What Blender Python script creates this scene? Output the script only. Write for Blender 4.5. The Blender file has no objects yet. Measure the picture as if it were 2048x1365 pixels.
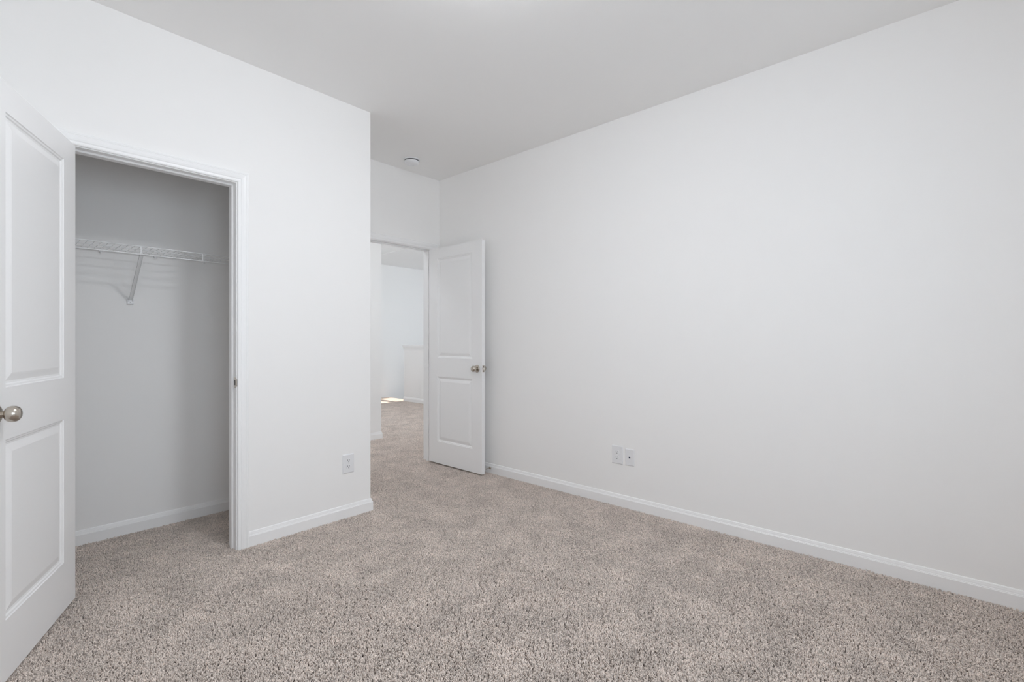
import bpy, bmesh, math, random
import numpy as np
from mathutils import Vector, Matrix

scene = bpy.context.scene
COL = scene.collection
R = math.radians

# ------------------------------------------------------------------ camera
YAW = R(48.218)
cam_data = bpy.data.cameras.new('camera')
cam_data.sensor_width = 36.0
cam_data.lens = 952.5 / 2048 * 36.0
cam_data.clip_start = 0.02
cam = bpy.data.objects.new('camera', cam_data)
cam.location = (0, 0, 1.165)
cam.rotation_euler = (R(90), 0, -YAW)
COL.objects.link(cam)
scene.camera = cam

# ------------------------------------------------------------------ world, daylight, exposure
vs = scene.view_settings
vs.view_transform = 'Standard'
vs.look = 'None'
vs.gamma = 1.0
vs.use_curve_mapping = False
vs.exposure = 0.05
scene.cycles.max_bounces = 11
scene.cycles.diffuse_bounces = 10
scene.cycles.glossy_bounces = 4
scene.cycles.transparent_max_bounces = 8
scene.cycles.caustics_reflective = False
scene.cycles.caustics_refractive = False

world = bpy.data.worlds.new('sky')
scene.world = world
world.use_nodes = True
bg = world.node_tree.nodes['Background']
bg.inputs['Color'].default_value = (0.80, 0.90, 1.0, 1)
bg.inputs['Strength'].default_value = 0.8


def lamp(name, kind, loc, rot, energy, color, size=None, size_y=None):
    d = bpy.data.lights.new(name, kind)
    d.energy = energy
    d.color = color
    if kind == 'AREA':
        d.shape = 'RECTANGLE'
        d.size, d.size_y = size, size_y
    elif kind == 'POINT':
        d.shadow_soft_size = size
    elif kind == 'SUN':
        d.angle = R(0.5)
    o = bpy.data.objects.new(name, d)
    o.location = loc
    o.rotation_euler = rot
    COL.objects.link(o)
    return o


# sun through the landing window (travels towards +x and down)
lamp('sun', 'SUN', (0, 7, 6), (0, R(-57), 0), 8.0, (1.0, 0.86, 0.74))
# added fill light behind the camera, then daylight through the right bedroom window
DAY = (0.78, 0.89, 1.0)
lamp('camera_side_fill', 'AREA', (0.20, -1.02, 1.50), (R(90), 0, 0), 22.0, DAY, 0.96, 1.36)
lamp('window_daylight_right', 'AREA', (1.62, -1.02, 1.50), (R(90), 0, 0), 11.5, DAY, 0.96, 1.36)
# added stairwell light to brighten the far wall; daylight through the landing window
lamp('stairwell_fill', 'AREA', (6.30, 3.52, 1.50), (R(104), 0, 0), 38.0, DAY, 0.92, 1.12)
lamp('landing_daylight', 'AREA', (2.98, 8.02, 1.40), (0, R(-90), 0), 5.0, DAY, 1.2, 0.62)

# ------------------------------------------------------------------ materials


def mat(name, color, rough=0.6, metallic=0.0, bump=0.0, bump_scale=300.0, vary=0.0, vary_scale=3.0, spec=0.5):
    m = bpy.data.materials.new(name)
    m.use_nodes = True
    nt = m.node_tree
    b = nt.nodes['Principled BSDF']
    b.inputs['Base Color'].default_value = (*color, 1)
    b.inputs['Roughness'].default_value = rough
    b.inputs['Metallic'].default_value = metallic
    b.inputs['Specular IOR Level'].default_value = spec
    geo = nt.nodes.new('ShaderNodeNewGeometry')
    if vary:
        n = nt.nodes.new('ShaderNodeTexNoise')
        n.inputs['Scale'].default_value = vary_scale
        n.inputs['Detail'].default_value = 3
        nt.links.new(geo.outputs['Position'], n.inputs['Vector'])
        r = nt.nodes.new('ShaderNodeMapRange')
        r.inputs['From Min'].default_value = 0.3
        r.inputs['From Max'].default_value = 0.7
        r.inputs['To Min'].default_value = 1 - vary
        r.inputs['To Max'].default_value = 1 + vary
        nt.links.new(n.outputs['Fac'], r.inputs['Value'])
        mx = nt.nodes.new('ShaderNodeVectorMath')
        mx.operation = 'SCALE'
        mx.inputs[0].default_value = color
        nt.links.new(r.outputs['Result'], mx.inputs['Scale'])
        nt.links.new(mx.outputs['Vector'], b.inputs['Base Color'])
    if bump:
        n = nt.nodes.new('ShaderNodeTexNoise')
        n.inputs['Scale'].default_value = bump_scale
        nt.links.new(geo.outputs['Position'], n.inputs['Vector'])
        bp = nt.nodes.new('ShaderNodeBump')
        bp.inputs['Strength'].default_value = bump
        bp.inputs['Distance'].default_value = 0.001
        nt.links.new(n.outputs['Fac'], bp.inputs['Height'])
        nt.links.new(bp.outputs['Normal'], b.inputs['Normal'])
    return m


M_WALL = mat('wall_paint', (0.925, 0.915, 0.903), 0.75, bump=0.12, bump_scale=220, spec=0.3)
M_CEIL = mat('ceiling_paint', (0.925, 0.915, 0.903), 0.9, bump=0.15, bump_scale=160, spec=0.2)
M_TRIM = mat('trim_enamel', (0.925, 0.92, 0.915), 0.35, bump=0.03, bump_scale=60, spec=0.45)
M_DOOR = mat('door_enamel', (0.91, 0.906, 0.902), 0.38, bump=0.04, bump_scale=90, spec=0.45)
M_PLASTIC = mat('white_plastic', (0.84, 0.84, 0.85), 0.35, bump=0.02, bump_scale=50)
M_WIRE = mat('white_vinyl_wire', (0.86, 0.86, 0.86), 0.4, bump=0.02, bump_scale=80)
M_NICKEL = mat('satin_nickel', (0.56, 0.51, 0.45), 0.24, 1.0, bump=0.03, bump_scale=900)
M_DARK = mat('dark_slot', (0.02, 0.02, 0.025), 0.6, bump=0.02, bump_scale=100)
M_JACK = mat('dark_jack', (0.015, 0.02, 0.05), 0.5, bump=0.02, bump_scale=100)
M_RUBBER = mat('rubber', (0.55, 0.53, 0.50), 0.7, bump=0.02, bump_scale=100)
M_BACKING = mat('carpet_backing', (0.12, 0.10, 0.09), 0.95, bump=0.3, bump_scale=400)


def carpet_material():
    m = bpy.data.materials.new('carpet_yarn')
    m.use_nodes = True
    nt = m.node_tree
    b = nt.nodes['Principled BSDF']
    b.inputs['Roughness'].default_value = 0.95
    b.inputs['Specular IOR Level'].default_value = 0.1
    geo = nt.nodes.new('ShaderNodeNewGeometry')
    # yarn to yarn tone
    n1 = nt.nodes.new('ShaderNodeTexNoise')
    n1.inputs['Scale'].default_value = 150
    n1.inputs['Detail'].default_value = 2
    # light and shade of brushed pile, put into the colour as soft noise
    n2 = nt.nodes.new('ShaderNodeTexNoise')
    n2.inputs['Scale'].default_value = 5.5
    n2.inputs['Detail'].default_value = 4
    n2.inputs['Roughness'].default_value = 0.6
    for n in (n1, n2):
        nt.links.new(geo.outputs['Position'], n.inputs['Vector'])
    r1 = nt.nodes.new('ShaderNodeMapRange')
    r1.inputs['From Min'].default_value = 0.32
    r1.inputs['From Max'].default_value = 0.62
    r1.inputs['To Min'].default_value = 0.62
    r1.inputs['To Max'].default_value = 1.14
    nt.links.new(n1.outputs['Fac'], r1.inputs['Value'])
    r2 = nt.nodes.new('ShaderNodeMapRange')
    r2.inputs['From Min'].default_value = 0.33
    r2.inputs['From Max'].default_value = 0.67
    r2.inputs['To Min'].default_value = 0.87
    r2.inputs['To Max'].default_value = 1.10
    nt.links.new(n2.outputs['Fac'], r2.inputs['Value'])
    mu = nt.nodes.new('ShaderNodeMath')
    mu.operation = 'MULTIPLY'
    nt.links.new(r1.outputs['Result'], mu.inputs[0])
    nt.links.new(r2.outputs['Result'], mu.inputs[1])
    sc = nt.nodes.new('ShaderNodeVectorMath')
    sc.operation = 'SCALE'
    sc.inputs[0].default_value = (0.75, 0.66, 0.597)
    nt.links.new(mu.outputs['Value'], sc.inputs['Scale'])
    nt.links.new(sc.outputs['Vector'], b.inputs['Base Color'])
    return m


M_CARPET = carpet_material()


def emit_mat(name, color, strength):
    m = bpy.data.materials.new(name)
    m.use_nodes = True
    b = m.node_tree.nodes['Principled BSDF']
    b.inputs['Base Color'].default_value = (0.9, 0.9, 0.88, 1)
    b.inputs['Emission Color'].default_value = (*color, 1)
    b.inputs['Emission Strength'].default_value = strength
    return m


M_DOME = emit_mat('lit_glass_dome', (0.92, 0.95, 1.0), 64.0)
M_FILL_CORRIDOR = emit_mat('fill_dome_corridor', (0.88, 0.93, 1.0), 26.0)
M_FILL_LANDING = emit_mat('fill_dome_landing', (0.84, 0.92, 1.0), 92.0)


def glass_material():
    m = bpy.data.materials.new('window_glass')
    m.use_nodes = True
    nt = m.node_tree
    nt.nodes.remove(nt.nodes['Principled BSDF'])
    out = nt.nodes['Material Output']
    t = nt.nodes.new('ShaderNodeBsdfTransparent')
    g = nt.nodes.new('ShaderNodeBsdfGlossy')
    g.inputs['Roughness'].default_value = 0.02
    mx = nt.nodes.new('ShaderNodeMixShader')
    mx.inputs['Fac'].default_value = 0.06
    nt.links.new(t.outputs[0], mx.inputs[1])
    nt.links.new(g.outputs[0], mx.inputs[2])
    nt.links.new(mx.outputs[0], out.inputs['Surface'])
    return m


M_GLASS = glass_material()

# ------------------------------------------------------------------ helpers


class MB:
    """collects shapes and links them as ONE mesh object"""

    def __init__(self):
        self.bm = bmesh.new()

    def face(self, pts):
        vs_ = [self.bm.verts.new(p) for p in pts]
        return self.bm.faces.new(vs_)

    def box(self, lo, hi, xf=None):
        x0, y0, z0 = lo
        x1, y1, z1 = hi
        co = [(x0, y0, z0), (x1, y0, z0), (x1, y1, z0), (x0, y1, z0), (x0, y0, z1), (x1, y0, z1), (x1, y1, z1), (x0, y1, z1)]
        v = [self.bm.verts.new(xf @ Vector(c) if xf else c) for c in co]
        for f in ((0, 3, 2, 1), (4, 5, 6, 7), (0, 1, 5, 4), (1, 2, 6, 5), (2, 3, 7, 6), (3, 0, 4, 7)):
            self.bm.faces.new([v[i] for i in f])
        return self

    def prism(self, outline, axis, a, b):
        """extrude a 2D outline along axis ('x','y','z') between a and b"""
        def p(q, t):
            u, w = q
            return {'x': (t, u, w), 'y': (u, t, w), 'z': (u, w, t)}[axis]
        A = [self.bm.verts.new(p(q, a)) for q in outline]
        B = [self.bm.verts.new(p(q, b)) for q in outline]
        n = len(outline)
        self.bm.faces.new(A)
        self.bm.faces.new(B[::-1])
        for i in range(n):
            j = (i + 1) % n
            self.bm.faces.new((A[j], A[i], B[i], B[j]))
        return self

    def sweep(self, path, profile, closed_profile=True):
        """path: 2D points in XY; profile: (outward, z) with outward = left of the path; mitred corners"""
        P = [Vector(p) for p in path]
        rings = []
        for i, p in enumerate(P):
            d0 = (P[i] - P[i - 1]).normalized() if i else None
            d1 = (P[i + 1] - P[i]).normalized() if i < len(P) - 1 else None
            d0 = d0 or d1
            d1 = d1 or d0
            n0 = Vector((-d0.y, d0.x))
            n1 = Vector((-d1.y, d1.x))
            m = (n0 + n1)
            m = m / max(m.dot(n0), 1e-6)
            rings.append([self.bm.verts.new((p.x + m.x * o, p.y + m.y * o, z)) for o, z in profile])
        n = len(profile)
        for a, b in zip(rings[:-1], rings[1:]):
            for i in range(n if closed_profile else n - 1):
                j = (i + 1) % n
                self.bm.faces.new((a[i], b[i], b[j], a[j]))
        if closed_profile:
            self.bm.faces.new(rings[0][::-1])
            self.bm.faces.new(rings[-1])
        return self

    def tube(self, pts, r, seg=8, caps=True):
        pts = [Vector(p) for p in pts]
        rings = []
        for i, p in enumerate(pts):
            d = ((pts[min(i + 1, len(pts) - 1)] - pts[max(i - 1, 0)])).normalized()
            ref = Vector((0, 0, 1)) if abs(d.z) < 0.9 else Vector((1, 0, 0))
            u = d.cross(ref).normalized()
            w = d.cross(u)
            rr = r[i] if isinstance(r, (list, tuple)) else r
            rings.append([self.bm.verts.new(p + (u * math.cos(t) + w * math.sin(t)) * rr)
                          for t in [2 * math.pi * k / seg for k in range(seg)]])
        for a, b in zip(rings[:-1], rings[1:]):
            for i in range(seg):
                j = (i + 1) % seg
                self.bm.faces.new((a[i], a[j], b[j], b[i]))
        if caps:
            self.bm.faces.new(rings[0][::-1])
            self.bm.faces.new(rings[-1])
        return self

    def lathe(self, prof, origin, axis, seg=40):
        """prof: (radius, distance along axis)"""
        o = Vector(origin)
        a = Vector(axis).normalized()
        ref = Vector((0, 0, 1)) if abs(a.z) < 0.9 else Vector((1, 0, 0))
        u = a.cross(ref).normalized()
        w = a.cross(u)
        rings = []
        for r, t in prof:
            if r < 1e-6:
                rings.append([self.bm.verts.new(o + a * t)])
            else:
                rings.append([self.bm.verts.new(o + a * t + (u * math.cos(q) + w * math.sin(q)) * r)
                              for q in [2 * math.pi * k / seg for k in range(seg)]])
        for A, B in zip(rings[:-1], rings[1:]):
            for i in range(seg):
                j = (i + 1) % seg
                if len(A) == 1 and len(B) == 1:
                    break
                if len(A) == 1:
                    self.bm.faces.new((A[0], B[j], B[i]))
                elif len(B) == 1:
                    self.bm.faces.new((A[i], A[j], B[0]))
                else:
                    self.bm.faces.new((A[i], A[j], B[j], B[i]))
        return self

    def build(self, name, material, parent=None, smooth=False, bevel=0.0, bevel_seg=2):
        bmesh.ops.recalc_face_normals(self.bm, faces=self.bm.faces[:])
        me = bpy.data.meshes.new(name)
        self.bm.to_mesh(me)
        self.bm.free()
        me.materials.append(material)
        if smooth:
            for p in me.polygons:
                p.use_smooth = True
            me.set_sharp_from_angle(angle=R(38))
        o = bpy.data.objects.new(name, me)
        COL.objects.link(o)
        if parent:
            o.parent = parent
        if bevel:
            b = o.modifiers.new('bevel', 'BEVEL')
            b.width = bevel
            b.segments = bevel_seg
            b.limit_method = 'ANGLE'
            b.angle_limit = R(40)
        return o


def tag(o, label, cat, group=None, kind=None):
    o['label'] = label
    o['category'] = cat
    if group:
        o['group'] = group
    if kind:
        o['kind'] = kind
    return o


def struct(o, label, cat):
    return tag(o, label, cat, kind='structure')


def empty(name, loc, rz=0.0):
    o = bpy.data.objects.new(name, None)
    o.empty_display_size = 0.05
    o.location = loc
    o.rotation_euler = (0, 0, rz)
    COL.objects.link(o)
    return o


# ------------------------------------------------------------------ room shell
ZC = 2.742
XL, XR = -0.60, 3.02         # left and right faces of the bedroom
YB, YD = -0.75, 3.66         # back and door-wall faces
YC = 2.917                   # closet front face
CX = 1.80                    # closet outer corner
YF = 8.50                    # far wall of the landing
ZS = -2.70                   # lower floor seen down the stairwell

CL0, CL1 = 0.245, 0.955      # closet opening
HD0, HD1 = 2.196, 2.922      # hall door opening
DH = 2.048                   # height of both openings

fl = MB()
fl.box((-0.75, -0.90, -0.10), (5.62, 8.65, -0.0125))
struct(fl.build('floor', M_BACKING), 'floor under the beige carpet of bedroom, closet and hall', 'floor')

cb = MB().prism([(-0.75, -0.90), (4.86, -0.90), (4.86, 8.65), (3.06, 8.65), (3.06, 5.09), (-0.75, 5.09)], 'z', ZC, 2.90)
struct(cb.build('ceiling', M_CEIL), 'flat white ceiling over bedroom, closet and hall', 'ceiling')
cb = MB().box((4.86, 3.66, ZC - 0.006), (7.15, 8.65, 2.90))
struct(cb.build('ceiling_landing', M_CEIL), 'slightly lower white ceiling over the far stairwell', 'ceiling')

struct(MB().box((XR, -0.90, -0.1), (3.17, YD, ZC)).build('wall_right', M_WALL),
       'long blank pale grey wall on the right with two wall plates', 'wall')
struct(MB().box((-0.75, -0.90, -0.1), (XL, 5.09, ZC)).build('wall_left', M_WALL),
       'pale grey wall on the left behind the open closet door', 'wall')
# back wall with a window opening
WZ0, WZ1 = 0.82, 2.18
WINS = ((-0.28, 0.68), (1.14, 2.10))  # first opening is added to let the fill light in
wb = MB()
wb.box((XL, -0.90, -0.1), (WINS[0][0], YB, ZC))
wb.box((WINS[0][1], -0.90, -0.1), (WINS[1][0], YB, ZC))
wb.box((WINS[1][1], -0.90, -0.1), (XR, YB, ZC))
for w0, w1 in WINS:
    wb.box((w0, -0.90, -0.1), (w1, YB, WZ0))
    wb.box((w0, -0.90, WZ1), (w1, YB, ZC))
struct(wb.build('wall_back', M_WALL), 'pale grey window wall behind the camera', 'wall')


def arch(x0, x1, a, b, top, h, z0=-0.1):
    """outline of a wall from x0 to x1 with a door opening a..b reaching up to h"""
    return [(x0, z0), (a, z0), (a, h), (b, h), (b, z0), (x1, z0), (x1, top), (x0, top)]


struct(MB().prism(arch(XL, CX, CL0 - 0.018, CL1 + 0.018, ZC, DH + 0.018), 'y', YC, 3.032).build('wall_closet_front', M_WALL, bevel=0.002),
       'pale grey closet wall with a doorway and an outlet near its outside corner', 'wall')
struct(MB().box((1.685, 3.032, -0.1), (CX, YD, ZC)).build('wall_closet_side', M_WALL),
       'short return wall of the closet facing the hall door', 'wall')
struct(MB().prism(arch(XL, 5.62, HD0 - 0.018, HD1 + 0.018, ZC, DH + 0.018), 'y', YD, 3.78).build('wall_door', M_WALL),
       'wall with the open hall doorway, running behind the closet', 'wall')
SX0, SX1, SZ0, SZ1 = 5.80, 6.80, 0.90, 2.10
ws = MB()
ws.box((5.62, YD, ZS), (SX0, 3.78, ZC))
ws.box((SX1, YD, ZS), (7.0, 3.78, ZC))
ws.box((SX0, YD, ZS), (SX1, 3.78, SZ0))
ws.box((SX0, YD, SZ1), (SX1, 3.78, ZC))
struct(ws.build('wall_stairwell_near', M_WALL), 'near wall of the stairwell with an added window, hidden behind the hall door', 'wall')
struct(MB().box((XL, 4.97, -0.1), (3.21, 5.09, ZC)).build('wall_hall', M_WALL),
       'hall wall end seen through the doorway beside the closet corner', 'wall')
# landing side wall with a window
LY0, LY1, LZ0, LZ1 = 7.712, 8.40, 0.75, 2.05
wl = MB()
wl.box((3.06, 5.09, -0.1), (3.21, LY0, ZC))
wl.box((3.06, LY1, -0.1), (3.21, YF, ZC))
wl.box((3.06, LY0, -0.1), (3.21, LY1, LZ0))
wl.box((3.06, LY0, LZ1), (3.21, LY1, ZC))
struct(wl.build('wall_landing_left', M_WALL), 'landing wall with a small window, hidden past the hall wall end', 'wall')
struct(MB().box((3.06, YF, ZS), (7.15, 8.65, ZC)).build('wall_far', M_WALL),
       'bright far wall of the stair landing seen through the doorway', 'wall')
struct(MB().box((7.0, 3.66, ZS), (7.15, YF, ZC)).build('wall_stairwell', M_WALL),
       'outer wall of the stairwell beyond the half wall', 'wall')
hw = MB()
hw.box((5.51, 3.78, ZS), (5.62, 7.735, 1.035))
half = struct(hw.build('wall_half', M_WALL), 'waist-high half wall with a moulded cap guarding the stairwell', 'half wall')
# cap of the half wall, moulded on three sides
cap = MB()
cap.box((5.478, 3.78, 1.062), (5.652, 7.765, 1.085))
cap.sweep([(5.62, 3.79), (5.62, 7.735), (5.51, 7.735), (5.51, 3.79)][::-1],
          [(0, 0.985), (0.008, 0.985), (0.009, 1.000), (0.013, 1.010), (0.015, 1.025), (0.022, 1.040), (0.026, 1.062), (0, 1.062)])
cap.build('cap', M_TRIM, half, bevel=0.002)
st = MB()
for k in range(8):
    x0 = 5.62 + 0.25 * k
    if x0 > 6.95:
        break
    st.box((x0, 7.735, ZS), (min(x0 + 0.25, 7.0), YF, -0.19 * (k + 1)))
struct(st.build('staircase', M_BACKING), 'carpeted stairs going down past the half wall end', 'stairs')
struct(MB().box((5.62, 3.78, ZS - 0.1), (7.0, 7.735, ZS)).build('floor_lower', M_BACKING),
       'lower floor at the bottom of the stairwell', 'floor')
struct(MB().box((5.53, 7.735, ZS), (5.62, YF, -0.1)).build('wall_stair_head', M_WALL),
       'wall below the top stair at the landing edge', 'wall')

# ------------------------------------------------------------------ baseboards
BASE = [(0, -0.012), (0.0125, -0.012), (0.0125, 0.056), (0.0105, 0.0585), (0.0105, 0.061), (0.0085, 0.063), (0.007, 0.070),
        (0.0055, 0.0745), (0.0055, 0.0765), (0.003, 0.0805), (0, 0.0815)]


def baseboard(side, path, label):
    o = MB().sweep(path, BASE).build('baseboard_' + side, M_TRIM)
    return struct(o, label, 'baseboard')


# "left of the path" is the room side
baseboard('right', [(XR, YB), (XR, YD)], 'white moulded baseboard along the long right wall')
baseboard('closet_front', [(CX, YD), (CX, YC), (CL1 + 0.062, YC)], 'white baseboard wrapping the outside corner of the closet wall')
baseboard('closet_front_left', [(CL0 - 0.062, YC), (XL, YC)], 'white baseboard left of the closet door casing')
baseboard('closet_inside', [(1.685, 3.032), (1.685, YD), (XL, YD), (XL, 3.032)], 'white baseboard along the inside walls of the closet')
baseboard('hall', [(3.21, 5.25), (3.21, 4.97), (XL, 4.97)], 'white baseboard around the hall wall end past the doorway')
baseboard('half_wall', [(5.51, 3.80), (5.51, 7.735), (5.62, 7.735)], 'white baseboard at the foot of the half wall')
baseboard('left', [(XL, YC), (XL, YB)], 'white baseboard along the left wall')
baseboard('back', [(XL, YB), (XR, YB)], 'white baseboard below the bedroom window')

# ------------------------------------------------------------------ door frames: casing, jamb, stop
CAS = [(0, 0), (0, 0.008), (0.005, 0.011), (0.011, 0.011), (0.013, 0.009), (0.017, 0.009), (0.021, 0.0115), (0.030, 0.014),
       (0.041, 0.0155), (0.044, 0.014), (0.047, 0.0155), (0.053, 0.0165), (0.057, 0.014), (0.057, 0)]


def casing(mb, a, b, h, yface, sgn):
    """colonial casing round an opening a..b, height h, on the face y=yface; sgn = direction out of the wall"""
    rev = 0.005
    rings = []
    for (cx_, cz_, dx, dz) in ((a - rev, -0.012, -1, 0), (a - rev, h + rev, -1, 1), (b + rev, h + rev, 1, 1), (b + rev, -0.012, 1, 0)):
        rings.append([mb.bm.verts.new((cx_ + dx * w, yface + sgn * t, cz_ + dz * w)) for w, t in CAS])
    n = len(CAS)
    for A, B in zip(rings[:-1], rings[1:]):
        for i in range(n):
            j = (i + 1) % n
            mb.bm.faces.new((A[i], B[i], B[j], A[j]))
    mb.bm.faces.new(rings[0])
    mb.bm.faces.new(rings[-1][::-1])


def ring_box(mb, a, b, h, inset, y0, y1, thick):
    """three-sided frame lining an opening: jambs and head, inset from the opening by `inset`"""
    a2, b2, h2 = a + inset, b - inset, h - inset
    o = [(a2 - thick, -0.012), (a2, -0.012), (a2, h2), (b2, h2), (b2, -0.012), (b2 + thick, -0.012), (b2 + thick, h2 + thick), (a2 - thick, h2 + thick)]
    mb.prism(o, 'y', y0, y1)


def door_frame(name, a, b, h, y0, y1, stop0, stop1, label):
    root = empty(name, ((a + b) / 2, y0, 0))
    struct(root, label, 'door frame')
    inv = Matrix.Translation(-root.location)

    def put(mb, part, bevel=0.0):
        mb.bm.transform(inv)
        return mb.build(part, M_TRIM, root, bevel=bevel)
    c = MB()
    casing(c, a, b, h, y0, -1)
    put(c, 'room_casing')
    c = MB()
    casing(c, a, b, h, y1, 1)
    put(c, 'far_side_casing')
    j = MB()
    ring_box(j, a, b, h, 0.0, y0, y1, 0.018)
    put(j, 'jamb', 0.0015)
    s = MB()
    ring_box(s, a, b, h, 0.010, stop0, stop1, 0.010)
    put(s, 'door_stop_moulding', 0.002)
    return root


t1 = door_frame('trim_1', CL0, CL1, DH, YC, 3.032, 2.955, 2.990, 'white colonial casing and jamb around the closet opening')
door_frame('trim_2', HD0, HD1, DH, YD, 3.78, 3.697, 3.732, 'white casing and jamb around the hall doorway')

# strike plate on the closet jamb
sp = MB()
sp.prism([(2.9155, 0.902), (2.9155, 0.962), (2.947, 0.962), (2.947, 0.902)], 'x', CL1 - 0.0015, CL1 + 0.0005)
sp.box((CL1 - 0.003, 2.9135, 0.911), (CL1 + 0.004, 2.9155, 0.953))
sp.bm.transform(Matrix.Translation(-t1.location))
s_ = sp.build('strike_plate', M_NICKEL, t1, bevel=0.0008)
s_['label'] = 'satin nickel strike plate'
sp = MB()
sp.box((CL1 - 0.0018, 2.924, 0.918), (CL1 - 0.0012, 2.936, 0.946))
sp.bm.transform(Matrix.Translation(-t1.location))
sp.build('latch_hole', M_DARK, t1)

# ------------------------------------------------------------------ panel doors


def panel_door(width, height, thick, panels, root, side_knob_both=True):
    """slab along +x from the hinge (x=0), thickness 0..thick in y, both faces moulded.
    panels: list of (x0,x1,z0,z1)"""
    mb = MB()
    bm = mb.bm
    xs = sorted({0.0, width} | {p[0] for p in panels} | {p[1] for p in panels})
    zs = sorted({0.0, height} | {p[2] for p in panels} | {p[3] for p in panels})
    # inward distance, depth below the face
    steps = [(0.0, 0.0), (0.003, 0.0035), (0.009, 0.0045), (0.013, 0.0085), (0.020, 0.0095), (0.040, 0.0040), (0.047, 0.0025), (0.050, 0.0025)]
    for yf, s in ((0.0, 1), (thick, -1)):
        for i in range(len(xs) - 1):
            for k in range(len(zs) - 1):
                x0, x1, z0, z1 = xs[i], xs[i + 1], zs[k], zs[k + 1]
                hit = [p for p in panels if abs(p[0] - x0) < 1e-6 and abs(p[1] - x1) < 1e-6 and abs(p[2] - z0) < 1e-6 and abs(p[3] - z1) < 1e-6]
                if not hit:
                    mb.face([(x0, yf, z0), (x1, yf, z0), (x1, yf, z1), (x0, yf, z1)])
                    continue
                prev = None
                for w, dep in steps:
                    y = yf + s * dep
                    ring = [bm.verts.new(c) for c in ((x0 + w, y, z0 + w), (x1 - w, y, z0 + w), (x1 - w, y, z1 - w), (x0 + w, y, z1 - w))]
                    if prev:
                        for q in range(4):
                            r = (q + 1) % 4
                            bm.faces.new((prev[q], prev[r], ring[r], ring[q]))
                    prev = ring
                bm.faces.new(prev)
    # rim
    for k in range(len(zs) - 1):
        for x in (0.0, width):
            mb.face([(x, 0, zs[k]), (x, thick, zs[k]), (x, thick, zs[k + 1]), (x, 0, zs[k + 1])])
    for i in range(len(xs) - 1):
        for z in (0.0, height):
            mb.face([(xs[i], 0, z), (xs[i + 1], 0, z), (xs[i + 1], thick, z), (xs[i], thick, z)])
    bmesh.ops.remove_doubles(bm, verts=bm.verts[:], dist=1e-5)
    return mb.build('door_slab', M_DOOR, root)


KNOB = [(0.0115, 0.000), (0.0115, 0.012), (0.0122, 0.0135), (0.0165, 0.0150), (0.0215, 0.0185), (0.0250, 0.0235), (0.0268, 0.0295), (0.0270, 0.0345),
        (0.0262, 0.0400), (0.0240, 0.0450), (0.0222, 0.0470), (0.0215, 0.0470), (0.0200, 0.0490), (0.0150, 0.0520), (0.0080, 0.0535), (0.0, 0.0538)]
ROSE = [(0.0, 0.0), (0.0325, 0.0), (0.0328, 0.0020), (0.0315, 0.0045), (0.0270, 0.0070), (0.0250, 0.0072), (0.0240, 0.0090), (0.0180, 0.0105), (0.0120, 0.0110), (0.0, 0.0110)]


def add_knob(root, x, z, y, sgn, where):
    rose = MB().lathe(ROSE, (x, y, z), (0, sgn, 0)).build('knob_rose', M_NICKEL, root, smooth=True)
    rose['label'] = 'round satin nickel rose on the ' + where
    k = MB().lathe([(r, t + 0.009) for r, t in KNOB], (x, y, z), (0, sgn, 0)).build('door_knob', M_NICKEL, root, smooth=True)
    k['label'] = 'satin nickel knob on the ' + where
    return k


def add_latch(root, width, thick, z):
    m = MB()
    m.box((width - 0.0006, thick / 2 - 0.0125, z - 0.0285), (width + 0.0010, thick / 2 + 0.0125, z + 0.0285))
    o = m.build('latch_plate', M_NICKEL, root, bevel=0.0005)
    o['label'] = 'satin nickel latch plate on the door edge'
    m = MB()
    m.prism([(width, thick / 2 - 0.007), (width + 0.010, thick / 2 - 0.005), (width + 0.003, thick / 2 + 0.007), (width, thick / 2 + 0.007)], 'z', z - 0.008, z + 0.008)
    m.build('latch_bolt', M_NICKEL, o)
    m = MB()
    for dz in (-0.021, 0.021):
        m.lathe([(0.0, 0.0016), (0.0032, 0.0016), (0.0036, 0.0009)], (width, thick / 2, z + dz), (1, 0, 0), 12)
    m.build('latch_screws', M_DARK, o)


def add_hinges(root, height, thick):
    for z in (0.22, height / 2, height - 0.20):
        m = MB()
        m.lathe([(0, -0.045), (0.0055, -0.045), (0.0062, -0.043), (0.0062, 0.043), (0.0055, 0.045), (0, 0.047)], (-0.003, -0.005, z), (0, 0, 1), 14)
        m.box((-0.0015, -0.004, z - 0.0445), (0.0004, thick * 0.8, z + 0.0445))
        o = m.build('hinge', M_NICKEL, root, smooth=True)
        o['label'] = 'satin nickel hinge'


# closet door: hinged on the left jamb, swung 113 degrees into the room
TH = 0.035
CW = 0.706
door = empty('door_1', (CL0 + 0.005, 2.909, 0.012), R(-113.0))
struct(door, 'white two-panel closet door at the left edge, swung open towards the camera', 'door')
off = Matrix.Translation((0.003, 0.008, 0))
SW = 0.1205
o = panel_door(CW, 2.030, TH, [(SW, CW - SW, 0.206, 0.818), (SW, CW - SW, 0.996, 1.930)], door)
o.data.transform(off)
for sgn, y, w in ((1, TH, 'closet side'), (-1, 0.0, 'room side')):
    add_knob(door, CW - 0.060, 0.912, y, sgn, w)
add_latch(door, CW, TH, 0.912)
add_hinges(door, 2.03, TH)
for c in door.children:
    if c is not o:
        c.data.transform(off)
    for g in c.children:
        g.data.transform(off)

# hall door: hinged on the right jamb, swung 90 degrees, lying along the right wall.
HW = 0.720
door2 = empty('door_2', (HD1, 3.650, 0.012), R(-90.0))
struct(door2, 'white two-panel hall door standing open beside the long right wall', 'door')
HS = 0.121
o2 = panel_door(HW, 2.030, TH, [(HS, HW - HS, 0.206, 0.818), (HS, HW - HS, 0.996, 1.930)], door2)
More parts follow.
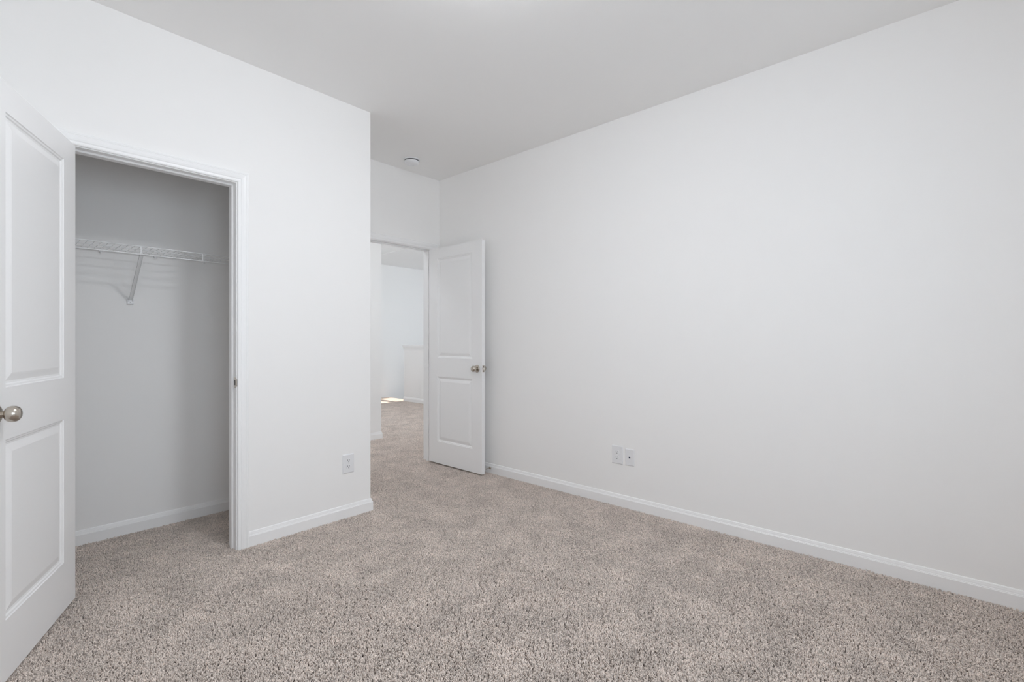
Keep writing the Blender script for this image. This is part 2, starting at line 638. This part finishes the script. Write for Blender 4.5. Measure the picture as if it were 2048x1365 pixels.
# local +x runs towards -y, local +y runs towards +x of the room: slab lies on the -y local side
for c in (o2,):
    c.data.transform(Matrix.Translation((0.003, -TH, 0)))
add_knob(door2, HW - 0.060 + 0.003, 0.912, -TH, -1, 'hall side')
add_knob(door2, HW - 0.060 + 0.003, 0.912, 0.0, 1, 'wall side')
n0 = set(door2.children)
add_latch(door2, HW, TH, 0.912)
add_hinges(door2, 2.03, TH)
for c in set(door2.children) - n0:
    fl_ = Matrix.Translation((0.003, 0, 0)) @ Matrix.Scale(-1, 4, (0, 1, 0))
    for q in [c] + list(c.children):
        q.data.transform(fl_)
        q.data.flip_normals()

# ------------------------------------------------------------------ windows (all out of view; two are added to carry fill light)


def window(name, x0, x1, z0, z1, y0, y1, axis, label):
    """opening x0..x1 along the wall, wall faces y0 (outside) .. y1 (inside)"""
    root = empty(name, (0, 0, 0))
    struct(root, label, 'window')

    def bx(mb, a0, a1, b0, b1, c0, c1):
        if axis == 'y':
            mb.box((a0, b0, c0), (a1, b1, c1))
        else:
            mb.box((b0, a0, c0), (b1, a1, c1))
    f = MB()
    w = 0.04
    ya, yb = y0 + 0.03, y0 + 0.09
    zm = (z0 + z1) / 2
    bx(f, x0, x0 + w, ya, yb, z0, z1)
    bx(f, x1 - w, x1, ya, yb, z0, z1)
    bx(f, x0 + w, x1 - w, ya, yb, z0, z0 + w)
    bx(f, x0 + w, x1 - w, ya, yb, z1 - w, z1)
    bx(f, x0 + w, x1 - w, ya, yb, zm - 0.02, zm + 0.02)
    fr = f.build('window_frame', M_TRIM, root)
    g = MB()
    bx(g, x0 + w, x1 - w, ya + 0.028, ya + 0.032, z0 + w, zm - 0.02)
    bx(g, x0 + w, x1 - w, ya + 0.028, ya + 0.032, zm + 0.02, z1 - w)
    g.build('pane', M_GLASS, fr)
    s = MB()
    bx(s, x0 - 0.03, x1 + 0.03, y1 - 0.001, y1 + 0.03, z0 - 0.02, z0)
    s.build('window_sill', M_TRIM, root)
    return root


window('added_window_1', *WINS[0], WZ0, WZ1, -0.90, YB, 'y', 'added white sash window straight behind the camera, for fill light')  # added window, evens out the light in room and closet
window('window_3', *WINS[1], WZ0, WZ1, -0.90, YB, 'y', 'white sash window behind the camera, nearer the long right wall')
window('window_2', LY0, LY1, LZ0, LZ1, 3.06, 3.21, 'x', 'white sash window on the landing letting sun onto the carpet')

window('added_window_4', SX0, SX1, SZ0, SZ1, YD, 3.78, 'y', 'added white sash window over the stairwell, unseen behind the hall door')  # added window, lights the far wall but not the half wall's face

# ------------------------------------------------------------------ ceiling lights


def ceiling_light(loc, dome_mat, label, r=0.165):
    root = empty('ceiling_light', loc)
    tag(root, label, 'light')
    MB().lathe([(0, 0), (r + 0.008, 0), (r + 0.010, -0.006), (r + 0.008, -0.020), (r, -0.024), (0, -0.024)], (0, 0, 0), (0, 0, 1), 48).build('base_ring', M_NICKEL, root, smooth=True)
    pr = [(r - 0.004, -0.022)]
    for k in range(1, 11):
        a = k / 10 * math.pi / 2
        pr.append(((r - 0.004) * math.cos(a), -0.022 - 0.075 * math.sin(a)))
    pr[-1] = (0.0, pr[-1][1])
    MB().lathe(pr, (0, 0, 0), (0, 0, 1), 48).build('dome', dome_mat, root, smooth=True)
    return root


ceiling_light((1.17, 1.20, ZC), M_DOME, 'lit frosted dome light on the bedroom ceiling just above the picture')
ceiling_light((1.75, 4.38, ZC), M_FILL_CORRIDOR, 'added dome light in the hall, unseen behind the closet')  # unseen fixture added to brighten the hall wall and open door
ceiling_light((3.90, 5.20, ZC), M_FILL_LANDING, 'added dome light over the landing, unseen above the doorway head')  # unseen fixture added to lift the landing floor and half wall

# ------------------------------------------------------------------ wall plates


def plate(w, h, d=0.006):
    m = MB()
    a, b = w / 2, h / 2
    e = 0.005
    rings = [[(-a, -b, 0), (a, -b, 0), (a, b, 0), (-a, b, 0)],
             [(-a, -b, -d * 0.45), (a, -b, -d * 0.45), (a, b, -d * 0.45), (-a, b, -d * 0.45)],
             [(-a + e, -b + e, -d), (a - e, -b + e, -d), (a - e, b - e, -d), (-a + e, b - e, -d)]]
    prev = None
    for rg in rings:
        v = [m.bm.verts.new((x, z, y)) for x, y, z in rg]
        if prev:
            for q in range(4):
                r = (q + 1) % 4
                m.bm.faces.new((prev[q], prev[r], v[r], v[q]))
        else:
            m.bm.faces.new(v)
        prev = v
    m.bm.faces.new(prev)
    return m


def screw(m, x, z, y):
    m.lathe([(0.0, y - 0.0012), (0.0024, y - 0.0010), (0.0032, y)], (x, 0, z), (0, 1, 0), 14)


def duplex_outlet(loc, rz, w, h, label):
    root = empty('wall_outlet', loc, rz)
    tag(root, label, 'outlet', 'duplex outlets near the floor')
    plate(w, h).build('cover_plate', M_PLASTIC, root, bevel=0.0008)
    for dz in (0.0195, -0.0195):
        m = MB()
        out = []
        for k in range(40):
            a = 2 * math.pi * k / 40
            out.append((0.0172 * math.cos(a), dz + max(-0.0135, min(0.0135, 0.0172 * math.sin(a)))))
        m.prism(out, 'y', -0.0078, -0.004)
        rc = m.build('receptacle', M_PLASTIC, root, bevel=0.0005)
        s = MB()
        s.box((-0.0075, -0.0082, dz - 0.0005), (-0.0052, -0.0076, dz + 0.0085))
        s.box((0.0052, -0.0082, dz + 0.0005), (0.0073, -0.0076, dz + 0.0075))
        s.lathe([(0, -0.0082), (0.0026, -0.0082), (0.0026, -0.0076)], (0, 0, dz - 0.0075), (0, 1, 0), 14)
        s.build('slots', M_DARK, rc)
    m = MB()
    screw(m, 0, 0, -0.006)
    m.build('screw', M_PLASTIC, root, smooth=True)
    return root


duplex_outlet((1.632, YC, 0.352), 0, 0.082, 0.126, 'white duplex outlet on the closet wall beside its outside corner')
duplex_outlet((XR, 1.694, 0.358), R(-90), 0.088, 0.129, 'larger white duplex outlet on the right wall, left of the data jack plate')

root = empty('data_jack_plate', (XR, 1.597, 0.354), R(-90))
tag(root, 'narrow white wall plate with one small dark jack on the right wall', 'wall plate')
plate(0.069, 0.117).build('cover_plate', M_PLASTIC, root, bevel=0.0008)
k = MB().box((-0.0085, -0.0072, -0.010), (0.0085, -0.005, 0.010)).build('jack_insert', M_PLASTIC, root, bevel=0.0005)
MB().box((-0.0056, -0.0076, -0.0055), (0.0056, -0.0070, 0.0055)).build('jack_opening', M_JACK, k)
for dz in (0.0417, -0.0417):
    m = MB()
    screw(m, 0, dz, -0.006)
    m.build('screw', M_PLASTIC, root, smooth=True)

# ------------------------------------------------------------------ smoke detector
root = empty('smoke_detector', (2.505, 3.405, ZC))
tag(root, 'round white smoke detector on the ceiling in front of the hall doorway', 'smoke detector')
MB().lathe([(0, 0), (0.068, 0), (0.069, -0.003), (0.068, -0.009), (0.064, -0.010), (0, -0.010)], (0, 0, 0), (0, 0, 1), 48).build('mounting_base', M_PLASTIC, root, smooth=True)
MB().lathe([(0, -0.0095), (0.0605, -0.0095), (0.0605, -0.0190), (0, -0.0190)], (0, 0, 0), (0, 0, 1), 40).build('vent_gap', M_DARK, root)
MB().lathe([(0, -0.0170), (0.062, -0.0170), (0.0635, -0.0185), (0.063, -0.026), (0.059, -0.036), (0.052, -0.042), (0.040, -0.045), (0.020, -0.046), (0.019, -0.044), (0, -0.044)],
           (0, 0, 0), (0, 0, 1), 48).build('cover', M_PLASTIC, root, smooth=True)
MB().lathe([(0, -0.047), (0.010, -0.0465), (0.0125, -0.043)], (-0.022, 0.018, 0.0005), (0, 0, 1), 20).build('test_button', M_PLASTIC, root, smooth=True)

# ------------------------------------------------------------------ door stop behind the hall door
root = empty('baseboard_door_stop', (XR - 0.0125, 2.946, 0.044))
tag(root, 'small nickel door stop screwed to the baseboard behind the open hall door', 'door stop')
MB().lathe([(0, 0), (0.0125, 0), (0.0125, 0.003), (0.009, 0.007), (0.005, 0.010), (0, 0.010)], (0, 0, 0), (-1, 0, 0), 24).build('flange', M_NICKEL, root, smooth=True)
MB().tube([(-0.008, 0, 0), (-0.068, 0, 0)], 0.0036, 14).build('rod', M_NICKEL, root, smooth=True)
MB().lathe([(0, 0.064), (0.0075, 0.064), (0.0085, 0.067), (0.0085, 0.077), (0.006, 0.081), (0, 0.0815)], (0, 0, 0), (-1, 0, 0), 20).build('rubber_tip', M_RUBBER, root, smooth=True)

# ------------------------------------------------------------------ wire shelf in the closet
SY0, SY1, SZ = 3.352, 3.648, 1.699
root = empty('wire_closet_shelf', (0, YD, SZ))
tag(root, 'white wire shelf with hanging rail across the inside of the closet', 'shelf')


def local(mb):
    mb.bm.transform(Matrix.Translation((0, -YD, -SZ)))
    return mb


XA, XB = XL + 0.004, 1.681
m = MB()
for y, z, r in ((SY0, SZ, 0.0026), (SY1, SZ - 0.003, 0.0026), (SY0 + 0.10, SZ - 0.004, 0.0024), (SY0 + 0.20, SZ - 0.004, 0.0024)):
    m.tube([(XA, y, z), (XB, y, z)], r, 10)
local(m).build('long_wires', M_WIRE, root, smooth=True)
m = MB()
m.tube([(XA, SY0 - 0.002, SZ - 0.045), (XB, SY0 - 0.002, SZ - 0.045)], 0.0036, 12)
local(m).build('front_rail', M_WIRE, root, smooth=True)
m = MB()
x = XA + 0.012
while x < XB:
    m.tube([(x, SY1 + 0.003, SZ + 0.001), (x, SY0 - 0.001, SZ + 0.001)], 0.0011, 6)
    x += 0.0285
local(m).build('deck_wires', M_WIRE, root, smooth=True)
for x in (-0.30, 0.003, 0.306, 0.609, 0.912, 1.215, 1.518):
    m = MB()
    m.box((x - 0.0035, SY0 - 0.004, SZ - 0.047), (x + 0.0035, SY0 + 0.0005, SZ + 0.002))
    local(m).build('rail_tie', M_WIRE, root, bevel=0.001)
for x in (-0.05, 0.212, 0.474, 0.736, 0.998, 1.26, 1.522):
    m = MB()
    m.box((x - 0.008, SY1 - 0.006, SZ - 0.012), (x + 0.008, YD - 0.0005, SZ + 0.006))
    m.lathe([(0, 0.0), (0.004, 0.001), (0.005, 0.003)], (x, SY1 - 0.009, SZ - 0.016), (0, 1, 0), 12)
    local(m).build('wall_clip', M_PLASTIC, root, bevel=0.0015)
for x in (0.612, -0.30, 1.50):
    m = MB()
    # folded steel strut from the wall foot up to the front rail
    a = Vector((x, 3.652, 1.408))
    b = Vector((x, SY0 + 0.003, SZ - 0.047))
    d = (b - a).normalized()
    n = Vector((1, 0, 0))
    w = d.cross(n).normalized()
    for lo, hi in (((-0.009, -0.001), (0.009, 0.001)), ((-0.009, -0.006), (-0.0075, 0.001)), ((0.0075, -0.006), (0.009, 0.001))):
        c = [a + n * lo[0] + w * lo[1], a + n * hi[0] + w * lo[1], a + n * hi[0] + w * hi[1], a + n * lo[0] + w * hi[1]]
        e = [q + (b - a) for q in c]
        vv = [m.bm.verts.new(q) for q in c + e]
        for f in ((0, 1, 2, 3), (7, 6, 5, 4), (0, 4, 5, 1), (1, 5, 6, 2), (2, 6, 7, 3), (3, 7, 4, 0)):
            m.bm.faces.new([vv[i] for i in f])
    br = local(m).build('support_bracket', M_WIRE, root)
    m = MB()
    m.box((x - 0.016, 3.646, 1.388), (x + 0.016, 3.6595, 1.418))
    m.lathe([(0, 0.0), (0.004, 0.001), (0.005, 0.003)], (x, 3.643, 1.402), (0, 1, 0), 14)
    local(m).build('bracket_foot', M_PLASTIC, br, bevel=0.002)

# ------------------------------------------------------------------ carpet pile: one object of yarn tufts laid out by geometry nodes


def carpet_patch(size, spacing, seed):
    rng = np.random.default_rng(seed)
    n = int(round(size / spacing))
    g = (np.arange(n) + 0.5) / n * size - size / 2
    X, Y = np.meshgrid(g, g)
    X = X.ravel() + rng.uniform(-.45, .45, n * n) * spacing
    Y = Y.ravel() + rng.uniform(-.45, .45, n * n) * spacing
    N = n * n
    H = 0.0125 + rng.normal(0, 0.0014, N)
    # yarn ends gather into locks with gaps between them
    C = rng.uniform(-size / 2, size / 2, (650, 2))
    dx = X[:, None] - C[None, :, 0]
    dy = Y[:, None] - C[None, :, 1]
    dx -= size * np.round(dx / size)
    dy -= size * np.round(dy / size)
    near = np.argmin(dx * dx + dy * dy, axis=1)
    i0 = np.arange(N)
    X = X - 0.22 * dx[i0, near]
    Y = Y - 0.22 * dy[i0, near]
    H = H + rng.normal(0, 0.0013, 650)[near]
    # tufts lean in small locks
    k = 2 * math.pi / size
    ang = rng.uniform(0, 2 * math.pi, N) * 0.45
    for fx, fy, ph in ((3, 2, 0.3), (-2, 5, 1.7), (6, -4, 4.0), (7, 6, 2.2)):
        ang = ang + 1.1 * np.sin(k * (fx * X + fy * Y) + ph)
    lean = rng.uniform(0.10, 0.60, N) * H
    rad = rng.uniform(0.0019, 0.0027, N)
    S = 5
    lev = [(0.0, 0.85, 0.0), (0.55, 1.05, 0.35), (0.88, 0.85, 0.8), (1.0, 0.25, 1.0)]
    verts = np.zeros((N, len(lev) * S, 3))
    for li, (t, rs, ln) in enumerate(lev):
        for s in range(S):
            a = 2 * math.pi * s / S + 0.9 * t + ang
            verts[:, li * S + s, 0] = X + np.cos(ang) * lean * ln + np.cos(a) * rad * rs
            verts[:, li * S + s, 1] = Y + np.sin(ang) * lean * ln + np.sin(a) * rad * rs
            verts[:, li * S + s, 2] = -0.0125 + H * t - 0.25 * lean * ln
    q = []
    for li in range(len(lev) - 1):
        for s in range(S):
            t = (s + 1) % S
            q.append((li * S + s, li * S + t, (li + 1) * S + t, (li + 1) * S + s))
    q = np.array(q)
    top = np.array([(len(lev) - 1) * S + s for s in range(S)])
    V = len(lev) * S
    base = np.arange(N)[:, None, None] * V
    quads = (q[None] + base).reshape(-1, 4)
    tops = (top[None, None] + base).reshape(-1, S)
    me = bpy.data.meshes.new('carpet_pile')
    nv = N * V
    me.vertices.add(nv)
    me.vertices.foreach_set('co', verts.reshape(-1).astype(np.float32))
    loops = np.concatenate([quads.ravel(), tops.ravel()]).astype(np.int32)
    me.loops.add(len(loops))
    me.loops.foreach_set('vertex_index', loops)
    starts = np.concatenate([np.arange(len(quads)) * 4, len(quads) * 4 + np.arange(len(tops)) * S]).astype(np.int32)
    me.polygons.add(len(starts))
    me.polygons.foreach_set('loop_start', starts)
    me.polygons.foreach_set('use_smooth', np.ones(len(starts), dtype=bool))
    me.update(calc_edges=True)
    me.materials.append(M_CARPET)
    return me


PS = 0.25
pile = bpy.data.objects.new('carpet_pile', carpet_patch(PS, 0.0048, 7))
COL.objects.link(pile)
tag(pile, 'beige grey cut pile carpet covering the bedroom, closet and hall floor', 'carpet', kind='stuff')
ng = bpy.data.node_groups.new('carpet_layout', 'GeometryNodeTree')
ng.interface.new_socket('Geometry', in_out='INPUT', socket_type='NodeSocketGeometry')
ng.interface.new_socket('Geometry', in_out='OUTPUT', socket_type='NodeSocketGeometry')
gi = ng.nodes.new('NodeGroupInput')
go = ng.nodes.new('NodeGroupOutput')
jn = ng.nodes.new('GeometryNodeJoinGeometry')
for (x0, y0, nx, ny) in ((-0.60, -0.75, 15, 24), (3.15, 3.75, 10, 19)):
    g = ng.nodes.new('GeometryNodeMeshGrid')
    g.inputs['Size X'].default_value = PS * (nx - 1)
    g.inputs['Size Y'].default_value = PS * (ny - 1)
    g.inputs['Vertices X'].default_value = nx
    g.inputs['Vertices Y'].default_value = ny
    t = ng.nodes.new('GeometryNodeTransform')
    t.inputs['Translation'].default_value = (x0 + PS * nx / 2, y0 + PS * ny / 2, 0)
    ng.links.new(g.outputs['Mesh'], t.inputs['Geometry'])
    ng.links.new(t.outputs['Geometry'], jn.inputs[0])
rv = ng.nodes.new('FunctionNodeRandomValue')
rv.data_type = 'INT'
rv.inputs['Min'].default_value = 0
rv.inputs['Max'].default_value = 3
mu = ng.nodes.new('ShaderNodeMath')
mu.operation = 'MULTIPLY'
mu.inputs[1].default_value = math.pi / 2
out_int = [s for s in rv.outputs if s.type == 'INT'][0]
for s in rv.inputs:
    if s.type == 'INT' and s.name == 'Min':
        s.default_value = 0
    if s.type == 'INT' and s.name == 'Max':
        s.default_value = 3
ng.links.new(out_int, mu.inputs[0])
cx_ = ng.nodes.new('ShaderNodeCombineXYZ')
ng.links.new(mu.outputs[0], cx_.inputs['Z'])
ip = ng.nodes.new('GeometryNodeInstanceOnPoints')
ng.links.new(jn.outputs[0], ip.inputs['Points'])
ng.links.new(gi.outputs[0], ip.inputs['Instance'])
ng.links.new(cx_.outputs[0], ip.inputs['Rotation'])
ng.links.new(ip.outputs[0], go.inputs[0])
md = pile.modifiers.new('carpet_layout', 'NODES')
md.node_group = ng
